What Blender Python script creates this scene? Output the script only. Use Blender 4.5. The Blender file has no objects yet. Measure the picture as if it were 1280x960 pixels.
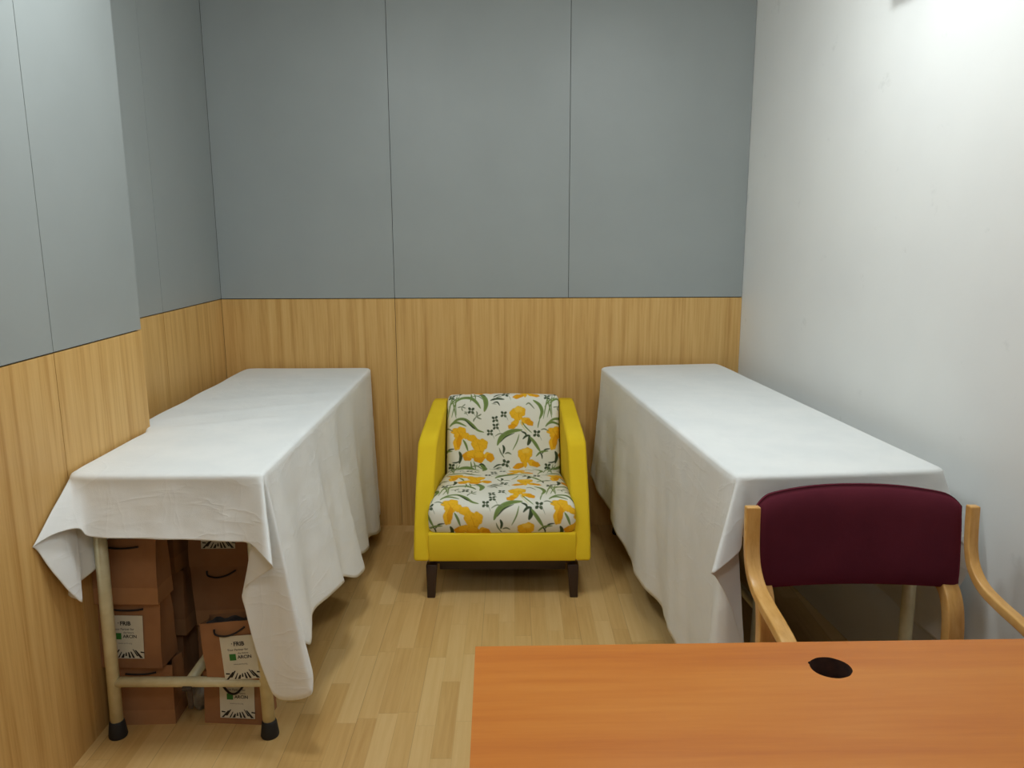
import bpy, bmesh, math, random
import numpy as np
from mathutils import Vector, Matrix, noise
random.seed(7)
S = bpy.context.scene
COL = S.collection
PI = math.pi

# ------------------------------------------------------------------ materials
def srgb(r, g, b):
    f = lambda c: (c/255/12.92) if c/255 <= .04045 else ((c/255+.055)/1.055)**2.4
    return (f(r), f(g), f(b), 1)

class NT:
    def __init__(s, name, rough=.5, spec=.5):
        s.m = bpy.data.materials.new(name); s.m.use_nodes = True
        s.t = s.m.node_tree; s.b = s.t.nodes['Principled BSDF']
        s.b.inputs['Roughness'].default_value = rough
        s.b.inputs['Specular IOR Level'].default_value = spec
    def n(s, typ, **kw):
        x = s.t.nodes.new(typ)
        for k, v in kw.items():
            if k.startswith('_'): x.inputs[k[1:].replace('_', ' ')].default_value = v
            else: setattr(x, k, v)
        return x
    def l(s, a, b): s.t.links.new(a, b)
    def math(s, op, a, b=None, c=None):
        x = s.t.nodes.new('ShaderNodeMath'); x.operation = op
        for i, v in enumerate((a, b, c)):
            if v is None: continue
            if isinstance(v, (int, float)): x.inputs[i].default_value = v
            else: s.l(v, x.inputs[i])
        return x.outputs[0]
    def ramp(s, fac, stops):
        r = s.t.nodes.new('ShaderNodeValToRGB'); e = r.color_ramp.elements
        while len(e) < len(stops): e.new(.5)
        for i, (p, c) in enumerate(stops): e[i].position = p; e[i].color = c
        s.l(fac, r.inputs[0]); return r.outputs[0]
    def coords(s, scale=(1, 1, 1), obj=True):
        tc = s.t.nodes.new('ShaderNodeTexCoord'); mp = s.t.nodes.new('ShaderNodeMapping')
        mp.inputs['Scale'].default_value = scale
        s.l(tc.outputs['Object' if obj else 'Generated'], mp.inputs[0]); return mp.outputs[0]
    def noise(s, vec, scale, detail=4, rough=.5, dist=0):
        x = s.t.nodes.new('ShaderNodeTexNoise')
        x.inputs['Scale'].default_value = scale; x.inputs['Detail'].default_value = detail
        x.inputs['Roughness'].default_value = rough; x.inputs['Distortion'].default_value = dist
        s.l(vec, x.inputs['Vector']); return x.outputs['Fac']
    def bump(s, h, strength, dist=.002):
        x = s.t.nodes.new('ShaderNodeBump'); x.inputs['Strength'].default_value = strength
        x.inputs['Distance'].default_value = dist
        s.l(h, x.inputs['Height']); s.l(x.outputs[0], s.b.inputs['Normal'])
    def base(s, c):
        if isinstance(c, tuple): s.b.inputs['Base Color'].default_value = c
        else: s.l(c, s.b.inputs['Base Color'])

def simple(name, c1, c2=None, rough=.5, scale=20, bump=0, spec=.5):
    m = NT(name, rough, spec); v = m.coords()
    f = m.noise(v, scale)
    c2 = c2 or tuple(x*.9 for x in c1[:3])+(1,)
    m.base(m.ramp(f, [(.3, c1), (.7, c2)]))
    if bump: m.bump(m.noise(v, scale*12, 2), bump, .001)
    return m.m

def wood(name, cols, scale, rough=.35, fine=1., spec=.4):
    """grain from noise stretched by scale=(x,y,z): small value runs along the grain"""
    m = NT(name, rough, spec)
    v = m.coords(scale)
    a = m.noise(v, 1, 6, .6, .25)
    b = m.noise(m.coords(tuple(q*4.3 for q in scale)), 1, 3, .6)
    f = m.math('ADD', m.math('MULTIPLY', a, .72), m.math('MULTIPLY', b, .28*fine))
    m.base(m.ramp(f, [(.34, cols[0]), (.5, cols[1]), (.66, cols[2])]))
    return m.m

GREY = simple('grey_laminate', srgb(155, 161, 160), srgb(151, 157, 156), .42, 3, .08, .35)
VENEER = wood('oak_veneer', (srgb(187, 142, 78), srgb(209, 167, 102), srgb(220, 182, 118)), (26, 26, .9), .45, spec=.3)
DARKGAP = simple('dark_joint', srgb(50, 44, 36), rough=.9)
def wallmat():
    m = NT('white_painted_plaster', .6, .3); v = m.coords()
    f = m.noise(v, 1.6, 3); g = m.noise(v, 9, 5, .6)
    c = m.ramp(f, [(.35, srgb(237, 238, 235)), (.65, srgb(231, 232, 230))])
    sm = m.ramp(g, [(.655, (0, 0, 0, 1)), (.72, (1, 1, 1, 1))])
    mix = m.n('ShaderNodeMix', data_type='RGBA'); m.l(m.math('MULTIPLY', sm, .16), mix.inputs[0])
    m.l(c, mix.inputs[6]); mix.inputs[7].default_value = srgb(170, 172, 168)
    m.base(mix.outputs[2]); m.bump(m.noise(v, 7, 5, .55), .25, .006)
    return m.m
WALL = wallmat()
CEIL = simple('white_ceiling', srgb(225, 225, 220), rough=.8)

def floormat():
    m = NT('strip_laminate', .38, .4)
    tc = m.n('ShaderNodeTexCoord'); sp = m.n('ShaderNodeSeparateXYZ'); m.l(tc.outputs['Object'], sp.inputs[0])
    x, y = sp.outputs[0], sp.outputs[1]
    xs = m.math('ADD', x, 10.012); sx = m.math('DIVIDE', xs, .0655)
    col = m.math('FLOOR', sx)
    wn = m.n('ShaderNodeTexWhiteNoise', noise_dimensions='1D'); m.l(col, wn.inputs['W'])
    yy = m.math('ADD', m.math('DIVIDE', m.math('ADD', y, 20), .42), m.math('MULTIPLY', wn.outputs[0], 7.3))
    row = m.math('FLOOR', yy)
    cb = m.n('ShaderNodeCombineXYZ'); m.l(col, cb.inputs[0]); m.l(row, cb.inputs[1])
    w2 = m.n('ShaderNodeTexWhiteNoise', noise_dimensions='2D'); m.l(cb.outputs[0], w2.inputs['Vector'])
    # grain, shifted per strip
    cv = m.n('ShaderNodeCombineXYZ'); m.l(m.math('MULTIPLY', x, 60), cv.inputs[0])
    m.l(m.math('ADD', m.math('MULTIPLY', y, 2.6), m.math('MULTIPLY', w2.outputs[0], 40)), cv.inputs[1])
    g = m.noise(cv.outputs[0], 1, 5, .6, .4)
    f = m.math('ADD', m.math('MULTIPLY', w2.outputs[0], .36), m.math('MULTIPLY', g, .62))
    c = m.ramp(f, [(.2, srgb(196, 153, 90)), (.48, srgb(212, 173, 111)), (.85, srgb(224, 190, 132))])
    # joints
    fx = m.math('FRACT', sx); fy = m.math('FRACT', yy)
    px = m.math('FRACT', m.math('DIVIDE', xs, .0655*3))
    j1 = m.math('LESS_THAN', fx, .022); j2 = m.math('LESS_THAN', fy, .005); j3 = m.math('LESS_THAN', px, .012)
    j = m.math('ADD', m.math('MULTIPLY', m.math('MAXIMUM', j1, j2), .18), m.math('MULTIPLY', j3, .22))
    mix = m.n('ShaderNodeMix', data_type='RGBA'); m.l(j, mix.inputs[0]); m.l(c, mix.inputs[6])
    mix.inputs[7].default_value = srgb(110, 80, 45)
    m.base(mix.outputs[2]); return m.m
FLOOR = floormat()

def fabric(name, c1, c2, weave=900, bump=.3, rough=.9, sheen=0, scale=6):
    m = NT(name, rough, .15); v = m.coords()
    m.base(m.ramp(m.noise(v, scale, 4), [(.35, c1), (.65, c2)]))
    wv = m.n('ShaderNodeTexNoise'); wv.inputs['Scale'].default_value = weave; wv.inputs['Detail'].default_value = 1
    m.l(v, wv.inputs['Vector'])
    m.bump(m.math('ADD', wv.outputs['Fac'], m.math('MULTIPLY', m.noise(v, 14, 5, .6), 3.0)), bump, .0012)
    if sheen: m.b.inputs['Sheen Weight'].default_value = sheen
    return m.m
def sheetmat():
    m = NT('white_cotton_sheet', .9, .12); v = m.coords()
    m.base(m.ramp(m.noise(v, 6, 4), [(.35, srgb(236, 237, 235)), (.65, srgb(230, 232, 231))]))
    def ridge(sc, scale, dist):
        n = m.noise(m.coords(sc), scale, 3, .5, dist)
        a = m.math('ABSOLUTE', m.math('SUBTRACT', n, .5))
        return m.math('POWER', m.math('SUBTRACT', 1, m.math('MULTIPLY', a, 2)), 14)
    h = m.math('ADD', m.math('MULTIPLY', ridge((1, 1, 3.2), 3.1, .7), .9), m.math('MULTIPLY', ridge((3, 3, 1.2), 2.3, .5), .6))
    h = m.math('ADD', h, m.math('MULTIPLY', m.noise(v, 22, 4, .6), .5))
    w = m.noise(v, 650, 1)
    m.bump(m.math('ADD', h, m.math('MULTIPLY', w, .3)), .30, .0024)
    return m.m
SHEET = sheetmat()
YELLOW = fabric('yellow_upholstery', srgb(236, 202, 46), srgb(230, 195, 40), 500, .2)
MAROON = fabric('maroon_upholstery', srgb(90, 33, 45), srgb(82, 29, 41), 900, .3, sheen=.5)
MAROON.node_tree.nodes['Principled BSDF'].inputs['Sheen Tint'].default_value = srgb(190, 60, 95)
CREAM = simple('cream_enamel', srgb(222, 214, 178), srgb(208, 198, 158), .35, 30)
RUBBER = simple('black_rubber', srgb(30, 30, 32), rough=.7)
DARKW = simple('dark_stained_wood', srgb(52, 34, 26), rough=.4)
BEECH = wood('bent_beech', (srgb(200, 146, 76), srgb(216, 164, 92), srgb(226, 180, 112)), (40, 8, 8), .3, spec=.5)
CHERRY = wood('cherry_laminate', (srgb(194, 108, 36), srgb(205, 121, 42), srgb(213, 133, 52)), (.9, 13, 13), .33, spec=.4)
EDGE = simple('pale_edge_band', srgb(222, 190, 140), rough=.5)
INHOLE = simple('raw_chipboard', srgb(70, 40, 28), srgb(45, 26, 20), .95, 60)
KRAFT = simple('kraft_paper', srgb(160, 114, 76), srgb(148, 103, 68), .8, 14, .2)
KRAFT2 = simple('kraft_paper_fold', srgb(174, 126, 84), srgb(162, 116, 76), .8, 14, .2)
CARD = simple('white_label_card', srgb(215, 212, 196), rough=.6)
INK = simple('black_print', srgb(28, 26, 26), rough=.6)
INKG = simple('green_print', srgb(40, 120, 50), rough=.6)
INKL = simple('grey_print', srgb(110, 108, 100), rough=.6)
CORD = simple('dark_cord', srgb(34, 28, 28), rough=.8)
TISSUE = simple('dark_grey_tissue', srgb(70, 68, 70), srgb(50, 48, 50), .8, 30)
PLASTIC = simple('grey_polythene', srgb(150, 146, 136), srgb(120, 114, 104), .35, 25)
BOARD = simple('tabletop_board', srgb(150, 128, 100), rough=.6)
RUST = simple('rusted_iron', srgb(80, 66, 54), srgb(50, 40, 34), .8, 40)

# ------------------------------------------------------------------ helpers
def link(name, me, mats, parent=None, smooth=False):
    o = bpy.data.objects.new(name, me); COL.objects.link(o)
    for m in (mats if isinstance(mats, (list, tuple)) else [mats]): me.materials.append(m)
    if parent: o.parent = parent
    if smooth:
        for p in me.polygons: p.use_smooth = True
    return o
def from_bm(name, bm, mats, parent=None, smooth=False):
    bmesh.ops.recalc_face_normals(bm, faces=bm.faces)
    me = bpy.data.meshes.new(name); bm.to_mesh(me); bm.free()
    return link(name, me, mats, parent, smooth)
def tag(o, label, cat, group=None):
    o['label'] = label; o['category'] = cat
    if group: o['group'] = group
    return o
def empty(name, loc, rz=0, label=None, cat=None, group=None):
    o = bpy.data.objects.new(name, None); COL.objects.link(o); o.location = loc; o.rotation_euler = (0, 0, rz)
    o.empty_display_size = .1
    return tag(o, label, cat, group) if label else o
def add_box(bm, x0, x1, y0, y1, z0, z1, mi=0):
    v = [bm.verts.new((x, y, z)) for x in (x0, x1) for y in (y0, y1) for z in (z0, z1)]
    for q in ((0, 1, 3, 2), (4, 6, 7, 5), (0, 4, 5, 1), (2, 3, 7, 6), (0, 2, 6, 4), (1, 5, 7, 3)):
        f = bm.faces.new([v[i] for i in q]); f.material_index = mi
def box(name, x0, x1, y0, y1, z0, z1, mat, parent=None, bev=0):
    bm = bmesh.new(); add_box(bm, x0, x1, y0, y1, z0, z1)
    o = from_bm(name, bm, mat, parent)
    if bev: bevel(o, bev)
    return o
def bevel(o, w, seg=2):
    b = o.modifiers.new('bevel', 'BEVEL'); b.width = w; b.segments = seg; b.limit_method = 'ANGLE'
    b.angle_limit = math.radians(30)
    for p in o.data.polygons: p.use_smooth = True
    b.harden_normals = False
def add_tube(bm, pts, rads, n=14, caps=True):
    pts = [Vector(p) for p in pts]
    if isinstance(rads, (int, float)): rads = [rads]*len(pts)
    rings = []; up = None
    for i, p in enumerate(pts):
        a = pts[max(i-1, 0)]; b = pts[min(i+1, len(pts)-1)]
        t = (b-a).normalized()
        if up is None:
            up = t.orthogonal().normalized()
        up = (up-t*up.dot(t)).normalized(); s = t.cross(up)
        rings.append([bm.verts.new(p+(up*math.cos(2*PI*k/n)+s*math.sin(2*PI*k/n))*rads[i]) for k in range(n)])
    for a, b in zip(rings, rings[1:]):
        for k in range(n): bm.faces.new((a[k], a[(k+1) % n], b[(k+1) % n], b[k]))
    if caps: bm.faces.new(rings[0][::-1]); bm.faces.new(rings[-1])
def tube(name, pts, r, mat, parent=None, n=14):
    bm = bmesh.new(); add_tube(bm, pts, r, n); return from_bm(name, bm, mat, parent, True)
def catmull(P, n=8, closed=False):
    out = []; N = len(P); P = [np.array(p, float) for p in P]
    for i in range(N if closed else N-1):
        g = (lambda k: P[k % N]) if closed else (lambda k: P[min(max(k, 0), N-1)])
        p0, p1, p2, p3 = g(i-1), g(i), g(i+1), g(i+2)
        for k in range(n):
            t = k/n
            out.append(.5*((2*p1)+(-p0+p2)*t+(2*p0-5*p1+4*p2-p3)*t*t+(-p0+3*p1-3*p2+p3)*t**3))
    if not closed: out.append(P[-1])
    return out
def grid_mesh(name, G, mats, parent=None, closed_u=False):
    """G[i][j] of points"""
    nu, nv = len(G), len(G[0])
    V = [tuple(p) for r in G for p in r]; F = []
    for i in range(nu-(0 if closed_u else 1)):
        for j in range(nv-1):
            a = i*nv+j; b = ((i+1) % nu)*nv+j
            F.append((a, b, b+1, a+1))
    me = bpy.data.meshes.new(name); me.from_pydata(V, [], F); me.update()
    return link(name, me, mats, parent, True)

# ------------------------------------------------------------------ room shell
W, HW, CX, CY = 2.703, 1.2438, .1785, -1.2856
H, YB, SLOPE = 2.78, -5.6, .098
def struct(o): o['kind'] = 'structure'; return o
def panelled(name, segs, backing, wood_cuts, grey_cuts, axis, face, far):
    """wall root with backing mesh; grey upper and veneer lower panels as its parts"""
    root = struct(backing)
    g, T = .0022, .012
    for cuts, z0, z1, mat, nm in ((wood_cuts, 0, HW-g, VENEER, 'wood_panel'), (grey_cuts, HW+g, H, GREY, 'grey_panel')):
        for a, b in zip(cuts, cuts[1:]):
            bm = bmesh.new()
            if axis == 'x': add_box(bm, a+g*.6, b-g*.6, face, far, z0, z1)
            else: add_box(bm, far, face, a+g*.6, b-g*.6, z0, z1)
            bmesh.ops.translate(bm, verts=bm.verts, vec=(0, 0, 0))
            from_bm(nm, bm, mat, root)
    return root
bk = box('wall_back', -.15, W+.25, .012, .12, 0, H, DARKGAP)
panelled('wall_back', None, bk, [0, W/3, W], [0, W/3, 2*W/3, W], 'x', 0, .0125)
lf = box('wall_left', -.15, -.012, -1.4, .012, 0, H, DARKGAP)
panelled('wall_left', None, lf, [CY, -.6935, 0], [CY, -.6935, 0], 'y', 0, -.0125)
cl = box('wall_left_front', -.15, CX-.012, YB, CY-.0125, 0, H, DARKGAP)
panelled('wall_left_front', None, cl, [YB, -4.4, -3.12, -1.836, CY], [YB, -4.4, -3.12, -1.836, CY], 'y', CX, CX-.0125)
# return face of the projecting wall
for z0, z1, mat, nm in ((0, HW-.0022, VENEER, 'wood_panel'), (HW+.0022, H, GREY, 'grey_panel')):
    box(nm, 0, CX-.0126, CY-.0125, CY, z0, z1, mat, cl)
bm = bmesh.new()
v = [(W, .0, 0), (W-SLOPE*YB, YB, 0), (W-SLOPE*YB+.15, YB, 0), (W+.15, .15, 0), (W, .15, 0)]
lo = [bm.verts.new(p) for p in v]; hi = [bm.verts.new((p[0], p[1], H)) for p in v]
bm.faces.new(lo); bm.faces.new(hi)
for i in range(len(v)): bm.faces.new((lo[i], lo[(i+1) % 5], hi[(i+1) % 5], hi[i]))
struct(from_bm('wall_right', bm, WALL))
struct(box('wall_front', -.15, W+.75, YB-.12, YB, 0, H, WALL))
struct(box('floor', -.15, W+.75, YB-.12, .12, -.05, 0, FLOOR))
struct(box('ceiling', -.15, W+.75, YB-.12, .12, H, H+.05, CEIL))

# ------------------------------------------------------------------ beds
def bed(loc, rz, w, L, ztop, label, inset=.052):
    """origin at the near-left corner of the top, +y runs to the far end"""
    root = empty('examination_bed', (loc[0], loc[1], 0), rz, label, 'bed')
    box('tabletop', .012, w-.012, .012, L-.012, ztop-.055, ztop-.006, BOARD, root, .008)
    zt = ztop-.056; r = .0195
    xa, xb = inset, w-.036
    fr = bmesh.new()
    for a, b in (((xa, .03), (xb, .03)), ((xb, .03), (xb, L-.04)), ((xb, L-.04), (xa, L-.04)), ((xa, L-.04), (xa, .03))):
        add_tube(fr, [(a[0], a[1], zt-.016), (b[0], b[1], zt-.016)], .016)
    from_bm('top_frame', fr, CREAM, root, True)
    for y in (.03, L-.04):
        for x, s in ((xa, -1), (xb, 1)):
            lg = tube('leg', [(x-s*0.012, y, zt-.02), (x+s*.0, y, .03)], r, CREAM, root)
            bm = bmesh.new(); add_tube(bm, [(x, y, 0), (x, y, .006), (x, y, .05), (x, y, .056)], [.027, .029, .0235, .021], 18)
            ft = from_bm('rubber_foot', bm, RUBBER, lg, True)
        tube('crossbar', [(xa, y, .19), (xb, y, .19)], .0165, CREAM, root)
    xm = (xa+xb)/2
    tube('stretcher', [(xm, .04, .19), (xm, L-.05, .19)], .0165, CREAM, root)
    bm = bmesh.new(); add_box(bm, xm-.018, xm+.012, .008, .03, .168, .182); add_box(bm, xm-.008, xm+.008, .02, .03, .10, .17)
    bevel(from_bm('bracket', bm, RUST, root), .003)
    return root
LB = bed((.19, -1.862), 0, .575, 1.84, .88, 'cream tubular-steel examination bed with kraft bags stacked beneath it, along the panelled wall')
RB_L, RB_R = (2.14, -1.95), math.radians(5.6)
RB = bed(RB_L, RB_R, .625, 1.86, .898, 'cream tubular-steel examination bed along the white wall, behind the maroon chair', .105)

def cloth(name, ctrl, ztop, mid, label, seed=0, inset=.035, topfn=None, nt=44):
    """ctrl rows: edge x,y, hem x,y,z, power (1 straight ray, >1 hangs then flares), closed loop."""
    C = catmull(ctrl, 7, True)
    n = len(C); cols = []
    (mx0, my0), (mx1, my1) = mid
    mv = Vector((mx1-mx0, my1-my0)); ml = mv.length_squared
    TOPR = [1, .9, .75, .6, .45, .3, .15, .0]
    for i, c in enumerate(C):
        E = Vector((c[0], c[1])); Hm = Vector((c[2], c[3])); hz = max(c[4], .012); pw = max(c[5], 1)
        t = max(0, min(1, (E-Vector((mx0, my0))).dot(mv)/ml)); t = round(t*40)/40; M = Vector((mx0, my0))+mv*t
        d = (M-E).normalized()
        out = []
        for k in range(14):
            f = (k/13); q = M.lerp(E+d*.02, f)
            z = ztop+topfn(q.x, q.y)*min(1, (1-f)*6+.15)
            out.append((q.x, q.y, z))
        # rounded shoulder
        for a in (25, 50, 75):
            ra = math.radians(a); q = E+d*(.02-.02*math.sin(ra))
            out.append((q.x, q.y, ztop-.012*(1-math.cos(ra))))
        z0 = ztop-.012
        for k in range(1, nt+1):
            f = k/nt
            q = E.lerp(Hm, f**pw); z = z0+(hz-z0)*f
            w = min(1, f*3)
            nz = noise.noise(Vector((E.x*11+seed, E.y*11, z*1.6)))*.013*f+noise.noise(Vector((q.x*6+seed, q.y*6, z*9)))*.0022+noise.noise(Vector((q.x*18, q.y*18+seed, z*26)))*.0012
            q = q-d*nz*w
            out.append((q.x, q.y, z))
        cols.append(out)
    o = grid_mesh(name, cols, SHEET, closed_u=True)
    bm = bmesh.new(); bm.from_mesh(o.data); bmesh.ops.remove_doubles(bm, verts=bm.verts, dist=.0004)
    bmesh.ops.recalc_face_normals(bm, faces=bm.faces); bm.to_mesh(o.data); bm.free()
    for p in o.data.polygons: p.use_smooth = True
    s = o.modifiers.new('thickness', 'SOLIDIFY'); s.thickness = .0014; s.offset = 1
    return tag(o, label, 'sheet', 'white sheets over the beds')

# ---- left sheet
def left_top(x, y):
    z = 0
    for (cx, cy, ang, ln, wd, a) in ((.5, -1.0, .50, .5, .035, .0045), (.42, -1.25, .42, .45, .03, .0035), (.5, -.75, .35, .4, .03, .003),
                                      (.45, -.33, .03, .6, .012, .003), (.3, -1.35, .6, .3, .03, .003), (.55, -.55, .2, .3, .025, .002)):
        dx, dy = x-cx, y-cy; u = dx*math.cos(ang)+dy*math.sin(ang); v = -dx*math.sin(ang)+dy*math.cos(ang)
        z += a*math.exp(-(u/ln)**2-(v/wd)**2)
    return z+.0018*noise.noise(Vector((x*5, y*5, 0)))
e = []
xr, yf, yn = .772, -.03, -1.87
# right (aisle) side, from the near corner to the far one
side = [(-1.76, .872, -1.80, .30), (-1.70, .862, -1.74, .325), (-1.60, .830, -1.62, .315), (-1.50, .845, -1.50, .305), (-1.40, .868, -1.40, .30), (-1.31, .868, -1.30, .28),
        (-1.24, .835, -1.23, .26), (-1.16, .835, -1.16, .235), (-1.08, .864, -1.08, .195), (-.99, .874, -.97, .185), (-.93, .835, -.93, .205), (-.87, .798, -.90, .21), (-.80, .802, -.82, .18),
        (-.70, .832, -.70, .14), (-.60, .828, -.60, .13), (-.50, .795, -.52, .125), (-.40, .80, -.40, .10), (-.30, .822, -.30, .075), (-.20, .815, -.2, .07), (-.1, .79, -.1, .075)]
for ey, hx, hy, hz in side: e.append((xr, ey, hx, hy, hz, 1.15))
e += [(xr-.005, -.045, .79, -.02, .08, 1.4), (xr-.03, yf, .75, -.012, .12, 1.3)]
for x in (.65, .5, .35, .22): e.append((x, yf+.002, x, -.012, .60, 1.2))
e += [(.145, yf, .12, -.012, .55, 1.2), (.115, -.07, .09, -.06, .55, 1.2)]
for i, y in enumerate((-.25, -.45, -.65, -.85, -1.05, -1.2)): e.append((.11+.006*(i % 2), y, .07+.03*(i % 2), y, .5, 1.3))
e += [(.135, -1.27, .13, -1.27, .5, 1.2), (.186, -1.34, .20, -1.32, .5, 1.2)]
for y in (-1.45, -1.6, -1.72): e.append((.186, y, .196, y, .56, 1.2))
# near-left corner fan
cx_, cy_ = .190, -1.835
e += [(.187, -1.79, .200, -1.78, .585, 1.1), (cx_, cy_+.01, .250, -1.80, .60, 1.0), (cx_, cy_, .235, -1.835, .575, 1.), (cx_, cy_-.004, .192, -1.915, .535, 1.),
      (cx_+.001, cy_-.008, .235, -1.925, .515, 1.), (cx_+.002, cy_-.010, .232, -1.94, .525, 1.), (cx_+.003, cy_-.012, .205, -1.99, .62, 1.),
      (cx_+.004, cy_-.014, .187, -2.03, .715, 1.), (cx_+.006, cy_-.017, .187, -2.045, .735, 1.), (cx_+.01, cy_-.022, .206, -1.99, .745, 1.), (cx_+.018, cy_-.028, .226, -1.94, .742, 1.1),
      (cx_+.035, yn+.003, .245, -1.915, .735, 1.2)]
# front
for x, z, dy in ((.26, .712, .03), (.30, .705, .026), (.36, .703, .03), (.43, .700, .024), (.50, .698, .03), (.57, .694, .026), (.64, .69, .03), (.69, .687, .025)):
    e.append((x, yn, x, yn-dy-.008, z, 1.7))
# near-right corner fan
kx, ky = .772, -1.862
e += [(.74, yn, .722, -1.905, .686, 1.1), (.757, yn, .752, -1.93, .685, 1.), (kx-.006, ky-.006, .802, -1.99, .675, 1.), (kx-.002, ky-.004, .826, -2.00, .652, 1.), (kx, ky-.002, .80, -1.955, .62, 1.),
      (kx, ky, .704, -1.90, .535, 1.), (kx+.001, ky+.001, .706, -1.905, .47, 1.), (kx+.001, ky+.001, .728, -1.905, .34, 1.), (kx+.002, ky+.002, .762, -1.905, .215, 1.), (kx+.002, ky+.002, .782, -1.905, .182, 1.), (kx+.002, ky+.003, .812, -1.91, .176, 1.), (kx+.002, ky+.004, .850, -1.92, .184, 1.),
      (kx+.002, ky+.006, .884, -1.925, .198, 1.), (kx+.002, ky+.008, .897, -1.92, .215, 1.), (kx+.002, ky+.012, .893, -1.90, .27, 1.), (kx, ky+.03, .862, -1.86, .33, 1.1), (xr, -1.81, .862, -1.835, .32, 1.3)]
cloth('bed_sheet', e, .884, ((.45, -1.55), (.45, -.3)), 'white cotton sheet draped over the bed at left beside the wood panelling', 3, topfn=left_top)

# ---- right sheet, laid out in the bed's own frame then turned
def right_top(x, y): return .002*noise.noise(Vector((x*4, y*4, 5)))
ca, sa = math.cos(RB_R), math.sin(RB_R)
def rl(x, y): return (RB_L[0]+x*ca-y*sa, RB_L[1]+x*sa+y*ca)
def rw(X, Y): dx, dy = X-RB_L[0], Y-RB_L[1]; return (dx*ca+dy*sa, -dx*sa+dy*ca)
e = []
def R(ex, ey, hx, hy, hz, p):   # local -> world
    a = rl(ex, ey); b = rl(hx, hy); e.append((a[0], a[1], b[0], b[1], hz, p))
wR, LR = .633, 1.86
# near-left corner fan then front then right, far, left (loop runs the other way round: left side first, far to near)
lf_side = [(1.80, -.04, .32), (1.72, -.035, .29), (1.62, -.012, .25), (1.52, .0, .235), (1.42, -.03, .24), (1.32, -.025, .20), (1.22, -.005, .15), (1.1, -.015, .14), (1.0, -.035, .15), (.9, -.03, .145),
           (.78, -.008, .135), (.66, -.012, .13), (.55, -.03, .13), (.44, -.035, .12), (.33, -.02, .115), (.22, -.03, .105), (.12, -.045, .09)]
for y, hx, hz in lf_side: R(-.002, y, hx+.045*(1.8-y)/1.8, y, hz, 1.15)
R(0, .05, -.055, .04, .08, 1.1); R(0, .02, -.065, .0, .07, 1.); R(0, .008, -.06, -.03, .07, 1.); R(.001, .004, -.02, -.055, .06, 1.); R(.002, .002, .045, -.05, .09, 1.); R(.003, 0, .05, -.035, .30, 1.)
R(.004, -.002, .0, -.035, .50, 1.); R(.006, -.004, -.055, -.05, .61, 1.); R(.008, -.006, -.082, -.075, .640, 1.); R(.012, -.008, -.072, -.09, .655, 1.); R(.022, -.010, .0, -.065, .70, 1.)
R(.05, -.011, .03, -.03, .745, 1.2)
for x in (.1, .18, .27, .36, .45, .53): R(x, -.012, x, -.055-.006*math.sin(x*30), .752-.02*x, 2.0)
R(.585, -.012, .60, -.03, .735, 1.1); R(wR-.012, -.008, .665, -.05, .70, 1.); R(wR-.006, -.004, .695, -.065, .62, 1.); R(wR-.003, -.001, .67, -.02, .45, 1.); R(wR-.001, .002, .70, -.035, .33, 1.)
R(wR, .006, .735, -.03, .30, 1.); R(wR, .012, .72, .0, .31, 1.); R(wR, .04, .69, .04, .34, 1.)
for k in range(9): R(wR, .15+.19*k, .665+.015*(k % 2), .15+.19*k, .36, 1.2)
R(wR-.01, LR-.02, .64, LR-.015, .4, 1.2); R(wR-.05, LR, wR-.05, LR+.008, .5, 1.)
for x in (.45, .3, .15): R(x, LR, x, LR+.008, .5, 1.)
R(.06, LR-.01, .03, LR+.0, .36, 1.); R(.02, LR-.03, -.03, LR-.01, .33, 1.2)
m0 = rl(wR/2, .33); m1 = rl(wR/2, LR-.33)
cloth('bed_sheet', e, .902, (m0, m1), 'white cotton sheet draped over the bed at right against the white wall', 9, topfn=right_top)

# ------------------------------------------------------------------ armchair
ARM = empty('armchair', (1.463, 0, 0), 0, 'yellow upholstered armchair with iris-print cushions standing against the wood panelling between the beds', 'armchair')
# floral print, painted per vertex as the fabric's own colour; tile coordinates in units of .8 mm
PX, PY = 585., 432.
SHAPES = []
def ell(x, y, a, b, ang, c): SHAPES.append(('e', x, y, a, b, math.radians(ang), c))
def leaf(pts, w, c, taper=True):
    SHAPES.append(('l', catmull(pts, 8), w, c, taper))
def srg(r, g, b): return np.array(srgb(r, g, b)[:3])
GR, GD, GG, YE, YO, YL = srg(122, 144, 78), srg(66, 80, 52), srg(130, 140, 108), srg(240, 184, 36), srg(228, 160, 20), srg(246, 200, 70)
def clover(x, y, s=13, c=None):
    c = GD if c is None else c
    for k in range(4):
        a = k*90+35+x % 40; r = math.radians(a); ell(x+math.cos(r)*s*.9, y+math.sin(r)*s*.9, s*.66, s*.50, a, c)
    leaf([(x, y), (x+s*1.3, y+s*1.4), (x+s*1.8, y+s*2.6)], 2.5, GG)
def sprig(x, y, s, rot, c):
    for a in (0, 55, -60, 150):
        r = math.radians(a+rot); leaf([(x, y), (x+math.cos(r)*s*.6-math.sin(r)*s*.15, y+math.sin(r)*s*.6), (x+math.cos(r)*s, y+math.sin(r)*s)], s*.26, c)
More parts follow.
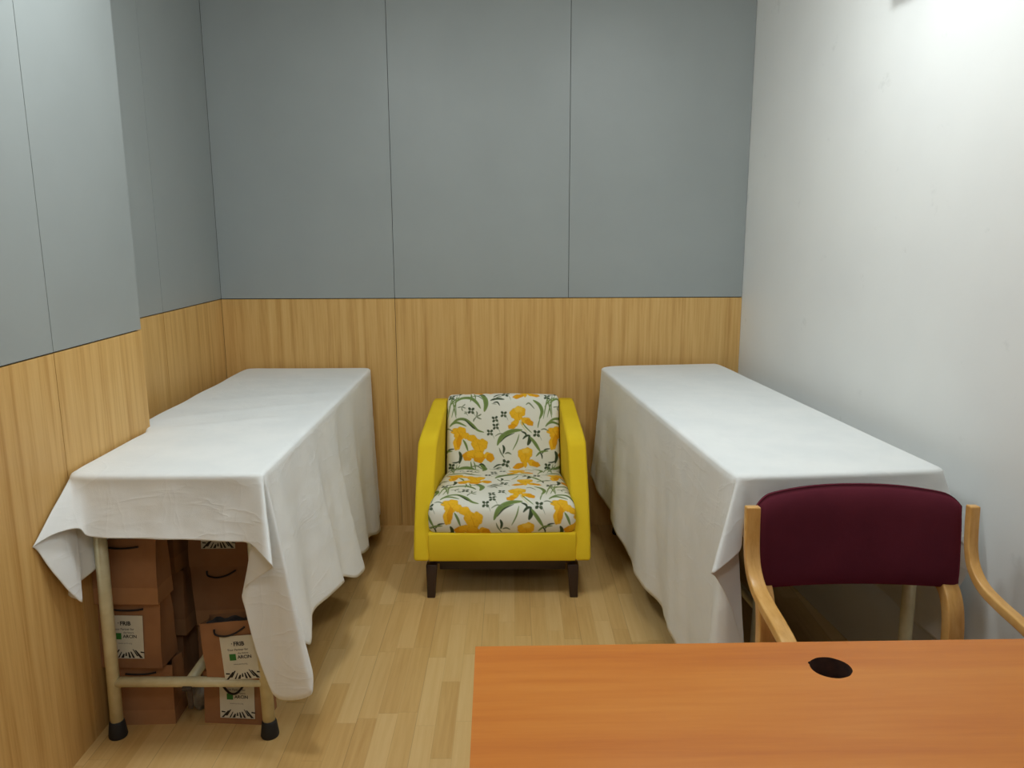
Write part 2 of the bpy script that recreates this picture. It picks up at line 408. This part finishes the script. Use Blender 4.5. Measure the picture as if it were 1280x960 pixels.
# leaf fan
for p, w in (([(150, 195), (165, 120), (180, 45)], 7), ([(203, 188), (190, 120), (170, 50)], 8), ([(175, 185), (195, 110), (225, 45)], 7), ([(160, 120), (185, 85), (215, 60)], 9), ([(205, 170), (200, 100), (208, 40)], 6)):
    leaf(p, w, GR)
leaf([(190, 95), (235, 66), (290, 66), (330, 95), (352, 128)], 20, GR)
leaf([(350, 40), (378, 70), (386, 105), (376, 146)], 30, GR); leaf([(290, 60), (330, 50), (365, 75)], 8, GG)
sprig(238, 118, 26, 20, GG); clover(295, 142, 16); sprig(327, 180, 34, -30, GG); clover(262, 155, 7, GG)
leaf([(165, 240), (205, 200), (255, 196), (300, 228), (335, 262), (372, 275)], 18, GR); leaf([(255, 196), (300, 240), (320, 256)], 10, GD)
# iris cluster
leaf([(245, 320), (262, 350), (276, 392)], 14, GR); leaf([(222, 395), (232, 425), (222, 468)], 20, GD); leaf([(140, 412), (160, 385), (192, 378)], 10, GD)
leaf([(292, 455), (296, 490), (290, 520)], 10, GR); leaf([(310, 455), (318, 480), (322, 510)], 8, GR); leaf([(180, 462), (205, 462), (235, 448)], 9, GD)
for x, y, a, b, g, c in ((203, 268, 32, 20, -10, YE), (236, 266, 30, 24, 20, YE), (225, 294, 38, 24, 10, YE), (208, 345, 23, 42, 0, YE), (222, 330, 16, 40, 10, YO), (262, 296, 26, 20, 20, YE), (300, 312, 32, 22, 10, YE),
                      (328, 348, 32, 36, 0, YE), (365, 350, 32, 34, 0, YE), (345, 378, 34, 30, 0, YE), (272, 424, 30, 28, 20, YO), (300, 410, 34, 26, 0, YE), (344, 428, 36, 36, 0, YO), (340, 412, 30, 20, 0, YE), (398, 420, 26, 22, 10, YE), (412, 432, 24, 26, 0, YO),
                      # second flower
                      (560, 160, 30, 30, 0, YE), (598, 150, 30, 32, 0, YE), (580, 180, 30, 28, 0, YE), (585, 135, 26, 20, 0, YL), (562, 222, 28, 20, -40, YE), (545, 240, 26, 16, -10, YO), (632, 204, 30, 20, 10, YE), (650, 216, 28, 18, 30, YO), (612, 214, 10, 22, 20, YE),
                      # third flower
                      (608, 408, 30, 30, 0, YE), (642, 402, 28, 32, 0, YE), (622, 438, 32, 26, 0, YE), (628, 390, 24, 16, 0, YL), (585, 484, 36, 18, -20, YO), (668, 466, 32, 20, 25, YE), (690, 474, 26, 16, 20, YO), (625, 470, 12, 24, 0, YE)):
    ell(x, y, a, b, g, c)
for p in ([(205, 262), (225, 290), (222, 318)], [(330, 330), (346, 372), (350, 392)], [(275, 420), (300, 425), (320, 440)], [(590, 140), (585, 175), (592, 196)], [(625, 400), (628, 430), (622, 450)]): leaf(p, 3.2, YO)
leaf([(598, 196), (600, 225), (640, 280)], 7, srg(225, 220, 170)); leaf([(606, 212), (628, 244), (665, 280)], 8, GR)
for x, y, s in ((441, 195, 15), (494, 165, 15), (445, 240, 15), (410, 277, 15)): clover(x, y, s)
leaf([(412, 82), (450, 72), (498, 76)], 13, GD); leaf([(430, 96), (455, 92), (470, 112)], 9, GD); leaf([(440, 72), (462, 60), (482, 60)], 7, GG); leaf([(420, 100), (450, 104)], 4, GG)
leaf([(675, 80), (712, 108), (728, 150), (712, 196)], 22, GR); leaf([(716, 190), (706, 225), (702, 250)], 7, GR); leaf([(630, 108), (650, 98), (682, 132)], 9, GG)
leaf([(455, 355), (480, 305), (540, 270), (605, 262)], 28, GR); leaf([(470, 340), (505, 305), (560, 280)], 8, GD); leaf([(440, 300), (470, 284), (505, 288)], 7, GG)
leaf([(588, 288), (574, 335), (548, 386)], 8, GR); leaf([(610, 318), (632, 298), (655, 296)], 14, GD); leaf([(650, 300), (652, 325), (640, 355)], 24, GD); leaf([(630, 298), (625, 282), (600, 270)], 12, GD)
clover(695, 284, 17); leaf([(655, 305), (685, 345), (716, 395)], 20, GR); leaf([(690, 425), (720, 398), (765, 392)], 13, GR); leaf([(715, 400), (726, 420), (728, 440)], 9, GD)
leaf([(488, 355), (496, 378), (490, 408)], 15, GD); leaf([(466, 372), (476, 400), (496, 432)], 9, GG); leaf([(500, 408), (520, 402), (540, 412)], 11, GG)
clover(505, 466, 18); leaf([(430, 495), (455, 478), (480, 474)], 10, GD); leaf([(340, 480), (360, 470), (382, 486)], 10, GD); clover(175, 487, 15); leaf([(720, 262), (742, 256), (770, 270)], 8, GG)
leaf([(750, 240), (770, 220), (800, 216), (850, 238)], 16, GR)
def paint(u, v):
    """u, v arrays in tile units -> rgb"""
    base = srg(228, 226, 212)
    out = np.tile(base, (len(u), 1))
    for sh in SHAPES:
        if sh[0] == 'e':
            _, x, y, a, b, g, c = sh
            du = (u-x+PX/2) % PX-PX/2; dv = (v-y+PY/2) % PY-PY/2
            m = (abs(du) < a+b+6) & (abs(dv) < a+b+6)
            du, dv = du[m], dv[m]
            p = du*math.cos(g)+dv*math.sin(g); q = -du*math.sin(g)+dv*math.cos(g)
            th = np.arctan2(q/b, p/a); rr = np.sqrt((p/a)**2+(q/b)**2)*(1+.07*np.sin(5*th+x))
            al = np.clip((1-rr)*min(a, b)/2.2+.5, 0, 1)
            sh_ = 1-.10*np.clip(rr, 0, 1)**3+.05*np.sin(th*9+x)*rr
            out[m] = out[m]*(1-al[:, None])+(c[None]*sh_[:, None])*al[:, None]
        else:
            _, pts, w, c, tp = sh
            P = np.array(pts); x0, y0 = P.mean(0); R_ = np.abs(P-[x0, y0]).max()+w+4
            du = (u-x0+PX/2) % PX-PX/2; dv = (v-y0+PY/2) % PY-PY/2
            m = (abs(du) < R_) & (abs(dv) < R_)
            du, dv = du[m]+x0, dv[m]+y0
            best = np.full(du.shape, -99.)
            nP = len(P)
            for k in range(nP-1):
                A, B = P[k], P[k+1]; d = B-A; L2 = d@d+1e-9
                t = np.clip(((du-A[0])*d[0]+(dv-A[1])*d[1])/L2, 0, 1)
                ds = np.hypot(du-A[0]-t*d[0], dv-A[1]-t*d[1]); s = (k+t)/(nP-1)
                hw = w/2*np.maximum(np.sin(PI*np.clip(s*.92+.04, 0, 1))**.7, .18)
                best = np.maximum(best, hw-ds)
            al = np.clip(best/2.2+.5, 0, 1)
            mid = 1-.22*np.clip(best/(w/2), 0, 1)
            out[m] = out[m]*(1-al[:, None])+(c[None]*mid[:, None])*al[:, None]
    return np.clip(out, 0, 1)
def floralmat():
    m = NT('iris_print_cotton', .75, .2)
    a = m.n('ShaderNodeVertexColor', layer_name='print')
    m.base(a.outputs[0])
    v = m.coords(); m.bump(m.noise(v, 500, 2), .25, .001)
    return m.m
FLORAL = floralmat()
def cushion(name, path, hw, R_, crown, uoff, vfn, parent, step=.0021):
    """path: (y,z) polyline outer profile; hw(s) half width; rounded sides"""
    P = np.array(catmull(path, 24)); seg = np.hypot(*np.diff(P, axis=0).T); s = np.r_[0, np.cumsum(seg)]; L = s[-1]
    nv = int(L/step); sv = np.linspace(0, L, nv); Y = np.interp(sv, s, P[:, 0]); Z = np.interp(sv, s, P[:, 1])
    ty, tz = np.gradient(Y), np.gradient(Z); ln = np.hypot(ty, tz); ny, nz = tz/ln, -ty/ln   # outward normal
    for _ in range(6):
        ny[1:-1] = (ny[:-2]+ny[1:-1]+ny[2:])/3; nz[1:-1] = (nz[:-2]+nz[1:-1]+nz[2:])/3
    nu = 300; uu = np.linspace(-1, 1, nu)
    V = np.zeros((nu, nv, 3)); U = np.zeros((nu, nv)); 
    for i, u in enumerate(uu):
        h = np.array([hw(q/L) for q in sv]); r = R_/h
        k = np.clip((abs(u)-(1-r))/r, 0, 1); d = R_*(1-np.sqrt(np.maximum(0, 1-k*k)))
        cr = crown*(1-u*u)*np.sin(PI*np.clip(sv/L, 0, 1))**.5
        V[i, :, 0] = u*h; V[i, :, 1] = Y+ny*(cr-d); V[i, :, 2] = Z+nz*(cr-d)
        U[i] = u*h/.00081+uoff
    vv = np.tile(vfn(sv/.00080), (nu, 1))
    F = []
    for i in range(nu-1):
        a = i*nv
        F += [(a+j, a+j+1, a+nv+j+1, a+nv+j) for j in range(nv-1)]
    me = bpy.data.meshes.new(name); me.from_pydata(V.reshape(-1, 3).tolist(), [], F); me.update()
    rgb = paint(U.reshape(-1), vv.reshape(-1))
    at = me.color_attributes.new('print', 'FLOAT_COLOR', 'POINT')
    at.data.foreach_set('color', np.c_[rgb, np.ones(len(rgb))].astype(np.float32).ravel())
    return link(name, me, FLORAL, parent, True)
# normals: path direction chosen so that (tz,-ty) points outward
seat_path = [(-.30, .418), (-.36, .425), (-.50, .438), (-.65, .445), (-.77, .444), (-.835, .434), (-.872, .408), (-.882, .37), (-.878, .33), (-.862, .302), (-.82, .294)]
cushion('seat_cushion', seat_path[::1], lambda t: .279+.041*min(1, t*1.25), .03, .012, 497, lambda s: s-425, ARM)
back_path = [(-.30, .765), (-.34, .700), (-.375, .60), (-.395, .50), (-.405, .42)]
back_path = [(-.17, .740), (-.19, .768), (-.225, .776), (-.258, .766), (-.278, .735), (-.30, .66), (-.325, .56), (-.345, .48), (-.355, .41)]
cushion('back_cushion', back_path, lambda t: .276+.006*t, .022, .012, 490, lambda s: s-70, ARM)
def side_panel(sx):
    # profile y, z, outer half-width, inner half-width
    pr = [(-.888, .176, .386, .318), (-.858, .30, .385, .312), (-.80, .46, .381, .300), (-.735, .645, .374, .288), (-.715, .672, .372, .287), (-.60, .694, .369, .286), (-.40, .722, .362, .283), (-.22, .746, .357, .280), (-.15, .745, .355, .279), (-.105, .70, .355, .279), (-.075, .40, .365, .279), (-.07, .176, .372, .279)]
    bm = bmesh.new()
    o = [bm.verts.new((sx*p[2], p[0], p[1])) for p in pr]; i = [bm.verts.new((sx*p[3], p[0], p[1])) for p in pr]
    bm.faces.new(o); bm.faces.new(i[::-1])
    for k in range(len(pr)): bm.faces.new((o[k], o[(k+1) % len(pr)], i[(k+1) % len(pr)], i[k]))
    ob = from_bm('side_panel', bm, YELLOW, ARM)
    b = ob.modifiers.new('b', 'BEVEL'); b.width = .014; b.segments = 4; b.limit_method = 'ANGLE'; b.angle_limit = math.radians(50)
    for p in ob.data.polygons: p.use_smooth = True
    return ob
side_panel(-1); side_panel(1)
box('back_panel', -.285, .285, -.20, -.085, .178, .742, YELLOW, ARM, .02)
box('front_rail', -.322, .322, -.879, -.80, .172, .303, YELLOW, ARM, .009)
box('seat_base', -.30, .30, -.81, -.15, .185, .30, YELLOW, ARM)
bm = bmesh.new(); add_box(bm, -.318, .318, -.845, -.12, .150, .177); add_box(bm, -.283, .283, -.77, -.15, .088, .151)  # upper slab is the frame; lower dark block stands in for shade beneath
from_bm('underframe_shade_block', bm, DARKW, ARM)
for sx in (-1, 1):
    for y, dy in ((-.845, -.012), (-.14, .01)):
        bm = bmesh.new()
        a = [(sx*.31+px, y+py, .152) for px, py in ((-.024, -.022), (.024, -.022), (.024, .022), (-.024, .022))]
        b = [(sx*.314+px, y+dy+py, 0) for px, py in ((-.017, -.016), (.017, -.016), (.017, .016), (-.017, .016))]
        A = [bm.verts.new(p) for p in a]; B = [bm.verts.new(p) for p in b]
        bm.faces.new(A); bm.faces.new(B)
        for k in range(4): bm.faces.new((A[k], A[(k+1) % 4], B[(k+1) % 4], B[k]))
        bevel(from_bm('leg', bm, DARKW, ARM), .003)

# ------------------------------------------------------------------ maroon visitor chair
CH = empty('visitor_chair', (2.445, -2.10, 0), 0, 'maroon upholstered armchair with bent beech arms, drawn up to the desk', 'chair')
def ribbon(name, prof, x0, x1, t, parent, mat):
    """bent laminated strip: centre line prof of (y,z), width x0..x1 (callables or floats), thickness t"""
    P = catmull(prof, 10); bm = bmesh.new(); rings = []
    for i, p in enumerate(P):
        a = P[max(i-1, 0)]; b = P[min(i+1, len(P)-1)]; d = b-a; d = d/np.linalg.norm(d); n = np.array((-d[1], d[0]))
        f = i/(len(P)-1); xa = x0(f) if callable(x0) else x0; xb = x1(f) if callable(x1) else x1
        tt = t(f) if callable(t) else t
        q0 = p[:2]+n*tt/2; q1 = p[:2]-n*tt/2
        rings.append([bm.verts.new((xa, q0[0], q0[1])), bm.verts.new((xb, q0[0], q0[1])), bm.verts.new((xb, q1[0], q1[1])), bm.verts.new((xa, q1[0], q1[1]))])
    for a, b in zip(rings, rings[1:]):
        for k in range(4): bm.faces.new((a[k], a[(k+1) % 4], b[(k+1) % 4], b[k]))
    bm.faces.new(rings[0]); bm.faces.new(rings[-1])
    o = from_bm(name, bm, mat, parent)
    b = o.modifiers.new('b', 'BEVEL'); b.width = .005; b.segments = 3; b.limit_method = 'ANGLE'; b.angle_limit = math.radians(55)
    for p in o.data.polygons: p.use_smooth = True
    return o
armprof = [(-.00, .864), (-.004, .80), (-.012, .745), (-.035, .70), (-.085, .668), (-.16, .655), (-.25, .648), (-.33, .635), (-.385, .60), (-.405, .53), (-.408, .40), (-.405, .20), (-.40, 0)]
for s in (-1, 1):
    wf = lambda f: .272
    xo = lambda f: .314
    a, b = (.279, .306) if s > 0 else (-.314, -.276)
    ribbon('arm_frame', armprof, a, b, .026, CH, BEECH)
    a, b = (.232, .276) if s > 0 else (-.274, -.230)
    ribbon('rear_leg', [(.105, .78), (.095, .71), (.060, .655), (-.002, .615), (-.030, .55), (-.035, .45), (-.02, .28), (.03, .12), (.07, 0)], a, b, lambda f: .028+.012*math.sin(PI*f), CH, BEECH)
# backrest pad: curved, domed
def backrest():
    nu, nv = 60, 44; front, back = [], []
    for i in range(nu+1):
        u = -1+2*i/nu; rf, rb = [], []
        for j in range(nv+1):
            v = -1+2*j/nv
            top = .872+.027*(1-abs(u)**2.4)-.025*max(0, (abs(u)-.82)/.18)**2.5; bot = .624+.006*max(0, (abs(u)-.9)/.1)**2
            z = bot+(top-bot)*(v+1)/2
            hwid = .280-.006*(1-(v+1)/2)
            x = .0075+u*hwid
            yc = .012+.045*((z-.63)/.3)+.030*(1-u*u)      # curved towards the rear in the middle
            e = (max(0, 1-abs(u)**14)**.5)*(max(0, 1-abs(v)**5)**.6)
            rf.append((x, yc-.004-.034*e, z)); rb.append((x, yc+.004+.014*e, z))
        front.append(rf); back.append(rb)
    V, F = [], []
    for G, fl in ((front, 0), (back, 1)):
        o = len(V)
        for r in G: V += r
        for i in range(nu):
            for j in range(nv):
                a = o+i*(nv+1)+j; q = (a, a+nv+1, a+nv+2, a+1); F.append(q if not fl else q[::-1])
    o = (nu+1)*(nv+1)
    idx = [i*(nv+1) for i in range(nu+1)]+[nu*(nv+1)+j for j in range(1, nv+1)]+[i*(nv+1)+nv for i in range(nu-1, -1, -1)]+[j for j in range(nv-1, 0, -1)]
    for k in range(len(idx)):
        a, b = idx[k], idx[(k+1) % len(idx)]; F.append((a, b, b+o, a+o))
    me = bpy.data.meshes.new('backrest'); me.from_pydata(V, [], F); me.update()
    return link('backrest', me, MAROON, CH, True)
backrest()
bm = bmesh.new(); add_box(bm, -.266, .266, -.43, .0, .40, .475)
st = from_bm('seat', bm, MAROON, CH); bevel(st, .03, 5)
box('seat_rail', -.27, .27, -.40, .03, .365, .40, BEECH, CH, .004)

# ------------------------------------------------------------------ desk
DK = empty('desk', (1.433, -2.615, 0), math.radians(1.2), 'orange cherry-laminate desk with an uncovered round cable hole near its far edge', 'desk')
bm = bmesh.new()
DL, DD = 1.46, .72
vs = [bm.verts.new(p) for p in ((0, 0, .705), (DL, 0, .705), (DL, -DD, .705), (0, -DD, .705))]
ed = [bm.edges.new((vs[i], vs[(i+1) % 4])) for i in range(4)]
hole = []
hc = (.694, -.098)
for k in range(56):
    a = 2*PI*k/56; r = .0395+.0012*noise.noise(Vector((math.cos(a)*2.5, math.sin(a)*2.5, 3)))
    if abs(a-2.6) < .10: r += .0028
    hole.append(bm.verts.new((hc[0]+r*math.cos(a), hc[1]+.96*r*math.sin(a), .705)))
ed += [bm.edges.new((hole[i], hole[(i+1) % 56])) for i in range(56)]
bmesh.ops.triangle_fill(bm, edges=ed, use_beauty=True)
g = bmesh.ops.extrude_face_region(bm, geom=bm.faces[:])
bmesh.ops.translate(bm, verts=[x for x in g['geom'] if isinstance(x, bmesh.types.BMVert)], vec=(0, 0, .045))
bm.normal_update()
for f in bm.faces:
    if abs(f.normal.z) < .5:
        c = f.calc_center_median()
        f.material_index = 2 if (c.xy-Vector(hc)).length < .06 else 1
bmesh.ops.recalc_face_normals(bm, faces=bm.faces)
me = bpy.data.meshes.new('desktop'); bm.to_mesh(me); bm.free(); dt = link('desktop', me, [CHERRY, EDGE, INHOLE], DK)
box('side_panel', .03, .055, -DD+.03, -.05, 0, .705, CHERRY, DK)
box('side_panel', DL-.055, DL-.03, -DD+.03, -.05, 0, .705, CHERRY, DK)
box('modesty_panel', .055, DL-.055, -.20, -.182, .25, .705, CHERRY, DK)

# ------------------------------------------------------------------ kraft bags
def text_mesh(s, size, loc, bold=0):
    cu = bpy.data.curves.new('t', 'FONT'); cu.body = s; cu.size = size; cu.align_x = 'LEFT'; cu.offset = bold; cu.resolution_u = 2
    o = bpy.data.objects.new('t', cu); COL.objects.link(o)
    dg = bpy.context.evaluated_depsgraph_get(); me = bpy.data.meshes.new_from_object(o.evaluated_get(dg))
    vs = [(v.co.x+loc[0], v.co.y+loc[1]) for v in me.vertices]; fs = [tuple(p.vertices) for p in me.polygons]
    bpy.data.objects.remove(o); bpy.data.curves.remove(cu); bpy.data.meshes.remove(me)
    return vs, fs
def print_mesh():
    """label printing, card 0.118 wide x 0.165 tall, origin at its centre; x right, z up, faces -y"""
    V, F, MI = [], [], []
    def put(vs, fs, mi):
        o = len(V); V.extend((x, -.0006, z) for x, z in vs)
        for f in fs: F.append(tuple(o+i for i in f)); MI.append(mi)
    put(*text_mesh('\u2022', .016, (-.024, .030)), 2)
    put(*text_mesh('FRIB', .0185, (-.016, .028), .0006), 0)
    put(*text_mesh('Your Partner for', .0098, (-.038, .012), .0002), 2)
    put(*text_mesh('the future', .0085, (-.006, .001), .0001), 2)
    put(*text_mesh('ARCIN', .0150, (-.008, -.014), .0003), 0)
    put(*text_mesh('www.arcin.org', .0075, (-.024, -.034), 0), 2)
    def quad(x0, x1, z0, z1, mi): put([(x0, z0), (x1, z0), (x1, z1), (x0, z1)], [(0, 1, 2, 3)], mi)
    quad(-.034, -.013, -.019, .002, 1)
    rnd = random.Random(3)
    # border of dark brush strokes along the bottom
    for k in range(9):
        x = -.050+k*.0125; t = (k-4)/4; h = .010+.012*abs(t)+rnd.random()*.006; z = -.080
        dx = t*.020; w = .0024+.003*rnd.random()
        if k in (0, 8): put([(x-.003, -.058), (x+.010, -.060), (x+.010, -.064), (x-.003, -.063)], [(0, 1, 2, 3)], 0)
        if k % 3 == 1: z += .006
        put([(x-w, z), (x+w, z), (x+w*.6-dx, z+h), (x-w*.4-dx, z+h)], [(0, 1, 2, 3)], 0)
    me = bpy.data.meshes.new('label_print'); me.from_pydata(V, [], F)
    for m in (INK, INKG, INKL): me.materials.append(m)
    for p, mi in zip(me.polygons, MI): p.material_index = mi
    # pale spot inside the green logo
    return me
PRINT = print_mesh()
def bag(loc, rot, w, d, h, seed, label, labelled=None, handle='flat', fold=True, contents=False, flare=0.):
    """origin at the centre of the bottom; front faces -y"""
    root = empty('paper_bag', loc, 0, label, 'bag', 'kraft paper bags under the bed'); root.rotation_euler = rot
    bm = bmesh.new(); nz, nx, ny = 12, 10, 5
    def P(x, y, k):
        f = k/nz; z = h*f
        sy = 1-.30*f**1.5; sx = 1+flare*f
        nn = noise.noise(Vector((x*9+seed*3.1, y*9, z*9)))*.006*min(1, f*4)*(1 if True else 0)
        pin = 0
        if abs(abs(x)-w/2) < 1e-6: pin = -.016*f*(1-abs(y)/(d/2))*math.copysign(1, x)
        yy = y*sy
        if abs(abs(y)-d/2) < 1e-6: yy += nn
        return (x*sx+pin+(nn*.3), yy, z+nn*.5*f)
    per = [(-w/2+w*i/nx, -d/2) for i in range(nx)]+[(w/2, -d/2+d*i/ny) for i in range(ny)]+[(w/2-w*i/nx, d/2) for i in range(nx)]+[(-w/2, d/2-d*i/ny) for i in range(ny)]
    rings = [[bm.verts.new(P(x, y, k)) for x, y in per] for k in range(nz+1)]; n = len(per)
    for k, (a, b) in enumerate(zip(rings, rings[1:])):
        for i in range(n):
            f = bm.faces.new((a[i], a[(i+1) % n], b[(i+1) % n], b[i])); f.material_index = 1 if (k < 3 and fold) else 0
    bm.faces.new(rings[0][::-1])
    me = bpy.data.meshes.new('bag_body'); bmesh.ops.recalc_face_normals(bm, faces=bm.faces); bm.to_mesh(me); bm.free()
    body = link('bag_body', me, [KRAFT, KRAFT2], root)
    sd = body.modifiers.new('s', 'SOLIDIFY'); sd.thickness = .0009; sd.offset = -1
    yt = -d/2*.70
    def front(z): f = z/h; return -d/2*(1-.30*f**1.5)
    hy = front(h*.93)-.006
    if handle == 'flat': pts = [(-.048, hy, h-.026), (-.02, hy-.001, h-.0285), (.02, hy-.001, h-.0275), (.05, hy, h-.023)]; r = .0032
    elif handle == 'loop': pts = [(-.050, hy, h-.018), (-.046, hy-.004, h-.034), (-.015, hy-.008, h-.040), (.02, hy-.008, h-.032), (.05, hy-.002, h-.016)]; r = .0030
    elif handle == 'droop': pts = [(-.046, hy, h-.022), (-.03, hy-.010, h-.040), (-.008, hy-.016, h-.060), (.014, hy-.016, h-.062), (.034, hy-.010, h-.042), (.046, hy, h-.020)]; r = .0036
    if handle: tube('handle', catmull(pts, 6), r, CORD, root, 8)
    if labelled is not None:
        lx, lz = labelled; z0 = lz-.0825
        bmc = bmesh.new(); add_box(bmc, -.058, .058, 0, .0006, -.0825, .0600)
        cd = from_bm('label_card', bmc, CARD, root); y1, y0 = front(lz+.0825), front(lz-.0825)
        cd.location = (lx, (y0+y1)/2-.0065, lz); cd.rotation_euler = (-math.atan2(y1-y0, .165), 0, 0)
        pr = bpy.data.objects.new('label_print', PRINT); COL.objects.link(pr); pr.parent = cd
    if contents:
        bmc = bmesh.new()
        G = []
        for i in range(14):
            for j in range(8):
                x = (-.5+i/13)*w*.86; y = (-.5+j/7)*d*.55
                G.append(bmc.verts.new((x, y, h-.012+.018*noise.noise(Vector((x*40, y*40, seed)))+.004*math.sin(i*1.3))))
        for i in range(13):
            for j in range(7): bmc.faces.new((G[i*8+j], G[(i+1)*8+j], G[(i+1)*8+j+1], G[i*8+j+1]))
        from_bm('tissue', bmc, TISSUE, root, True)
    return root
R_ = math.radians
# front left pile
bag((.297, -1.722, .0), (0, 0, R_(2)), .205, .105, .205, 1, 'unlabelled brown bag on the floor, lowest of the front left pile', None, 'flat')
bag((.279, -1.722, .205), (R_(-1), 0, R_(-2)), .205, .11, .222, 2, 'brown bag with a white printed label, middle of the front left pile', (-.010, .118), 'flat', fold=False)
bag((.284, -1.725, .427), (R_(-1), 0, R_(-1)), .205, .11, .212, 3, 'unlabelled brown bag on top of the front left pile beside the wall', None, 'flat')
# behind it
bag((.255, -1.50, .0), (0, 0, R_(-6)), .205, .12, .21, 4, 'brown bag on the floor, lowest of the pile behind the front left one', None, 'flat')
bag((.275, -1.51, .21), (0, 0, R_(-4)), .205, .12, .23, 5, 'brown bag, middle of the pile behind the front left one', None, 'flat')
bag((.265, -1.50, .44), (0, R_(1), R_(-10)), .205, .12, .23, 6, 'brown bag on top of the pile behind the front left one', None, 'flat')
# front right pile
bag((.600, -1.722, .0), (0, 0, R_(-4)), .205, .10, .178, 7, 'brown bag with cord over its white label, standing on the floor', (.012, .107), 'droop', fold=False)
bag((.645, -1.790, .184), (R_(-1), R_(-6), R_(-3)), .195, .10, .205, 8, 'open brown bag with white printed label, leaning over the crossbar by the sheet corner', (.022, .102), 'loop', fold=False, contents=True)
# behind it
bag((.497, -1.49, .0), (0, 0, R_(3)), .20, .12, .235, 9, 'brown bag on the floor, lowest of pile behind front right one', None, 'flat')
bag((.497, -1.49, .236), (0, 0, R_(2)), .19, .12, .215, 10, 'brown bag flaring at the top, middle of the pile behind the front right one', None, 'loop', flare=.14)
bag((.500, -1.49, .452), (0, 0, R_(1)), .215, .12, .235, 11, 'brown bag with label fringe just below the sheet edge, topmost under the bed', (-.002, .150), 'flat', fold=False)
# crumpled plastic sack
bm = bmesh.new(); bmesh.ops.create_icosphere(bm, subdivisions=4, radius=1)
for v in bm.verts:
    n = v.co.normalized(); k = 1+.22*noise.noise(n*2.3)+.10*abs(noise.noise(n*6))
    v.co = Vector((n.x*.036*k, n.y*.05*k, max(-.045, n.z*.05*k)+.046))
sk = from_bm('plastic_sack', bm, PLASTIC, None, True); sk.location = (.452, -1.665, 0)
tag(sk, 'small crumpled grey plastic sack on the floor between the two front piles of bags', 'sack')

# ------------------------------------------------------------------ unseen box, added to cast a soft shadow on the right wall
fx = box('shadow_caster_box', -.085, 0, -.13, .13, 0, .12, simple('brown_plastic', srgb(92, 74, 72), rough=.6), None, .012)
fx.location = (W+.098*1.36-.002, -1.36, 2.372); fx.rotation_euler = (0, 0, math.atan(SLOPE))
tag(fx, 'unseen brown box added above the view to shadow the white wall', 'box')

# ------------------------------------------------------------------ lights
def area(loc, power, size, col=(1, 1, 1), spread=160, rot=(0, 0, 0), sy=None):
    l = bpy.data.lights.new('ceiling_lamp', 'AREA'); l.energy = power; l.color = col; l.size = size; l.spread = R_(spread)
    if sy: l.shape = 'RECTANGLE'; l.size_y = sy
    o = bpy.data.objects.new('ceiling_lamp', l); COL.objects.link(o); o.location = loc; o.rotation_euler = rot
CW = (.90, .965, .99)
def globe(loc, power, rad, col):
    l = bpy.data.lights.new('ceiling_lamp', 'POINT'); l.energy = power; l.color = col; l.shadow_soft_size = rad
    o = bpy.data.objects.new('ceiling_lamp', l); COL.objects.link(o); o.location = loc
globe((2.12, -1.68, H-.2), 11, .17, CW)
area((2.12, -1.68, H-.03), 7, .3, CW, 180)
globe((.8, -1.9, H-.2), 12, .16, CW)
area((.8, -1.9, H-.03), 8, .3, CW, 180)
globe((1.5, -3.9, H-.25), 20, .22, CW)
w = bpy.data.worlds.new('World'); S.world = w; w.use_nodes = True
w.node_tree.nodes['Background'].inputs[0].default_value = (.8, .9, 1, 1); w.node_tree.nodes['Background'].inputs[1].default_value = .05

# ------------------------------------------------------------------ camera
cx, h, yaw, pitch, roll, f = 1.5117, 1.5878, -.0010, .1924, -.0038, 985.4753
cyw, syw, cp, sp = math.cos(yaw), math.sin(yaw), math.cos(pitch), math.sin(pitch)
fw = Vector((syw*cp, cyw*cp, -sp)); r = Vector((cyw, -syw, 0)); u = r.cross(fw)
cr, sr = math.cos(roll), math.sin(roll)
r2 = r*cr+u*sr; u2 = -r*sr+u*cr
cam = bpy.data.cameras.new('Camera'); cam.sensor_width = 36; cam.lens = f/1280*36; cam.clip_start = .02
co = bpy.data.objects.new('Camera', cam); COL.objects.link(co)
M = Matrix((r2, u2, -fw)).transposed().to_4x4(); M.translation = Vector((cx, -4.1, h)); co.matrix_world = M
S.camera = co
S.view_settings.view_transform = 'Standard'; S.view_settings.look = 'None'; S.view_settings.gamma = 1
S.view_settings.exposure = .09; S.view_settings.use_curve_mapping = False
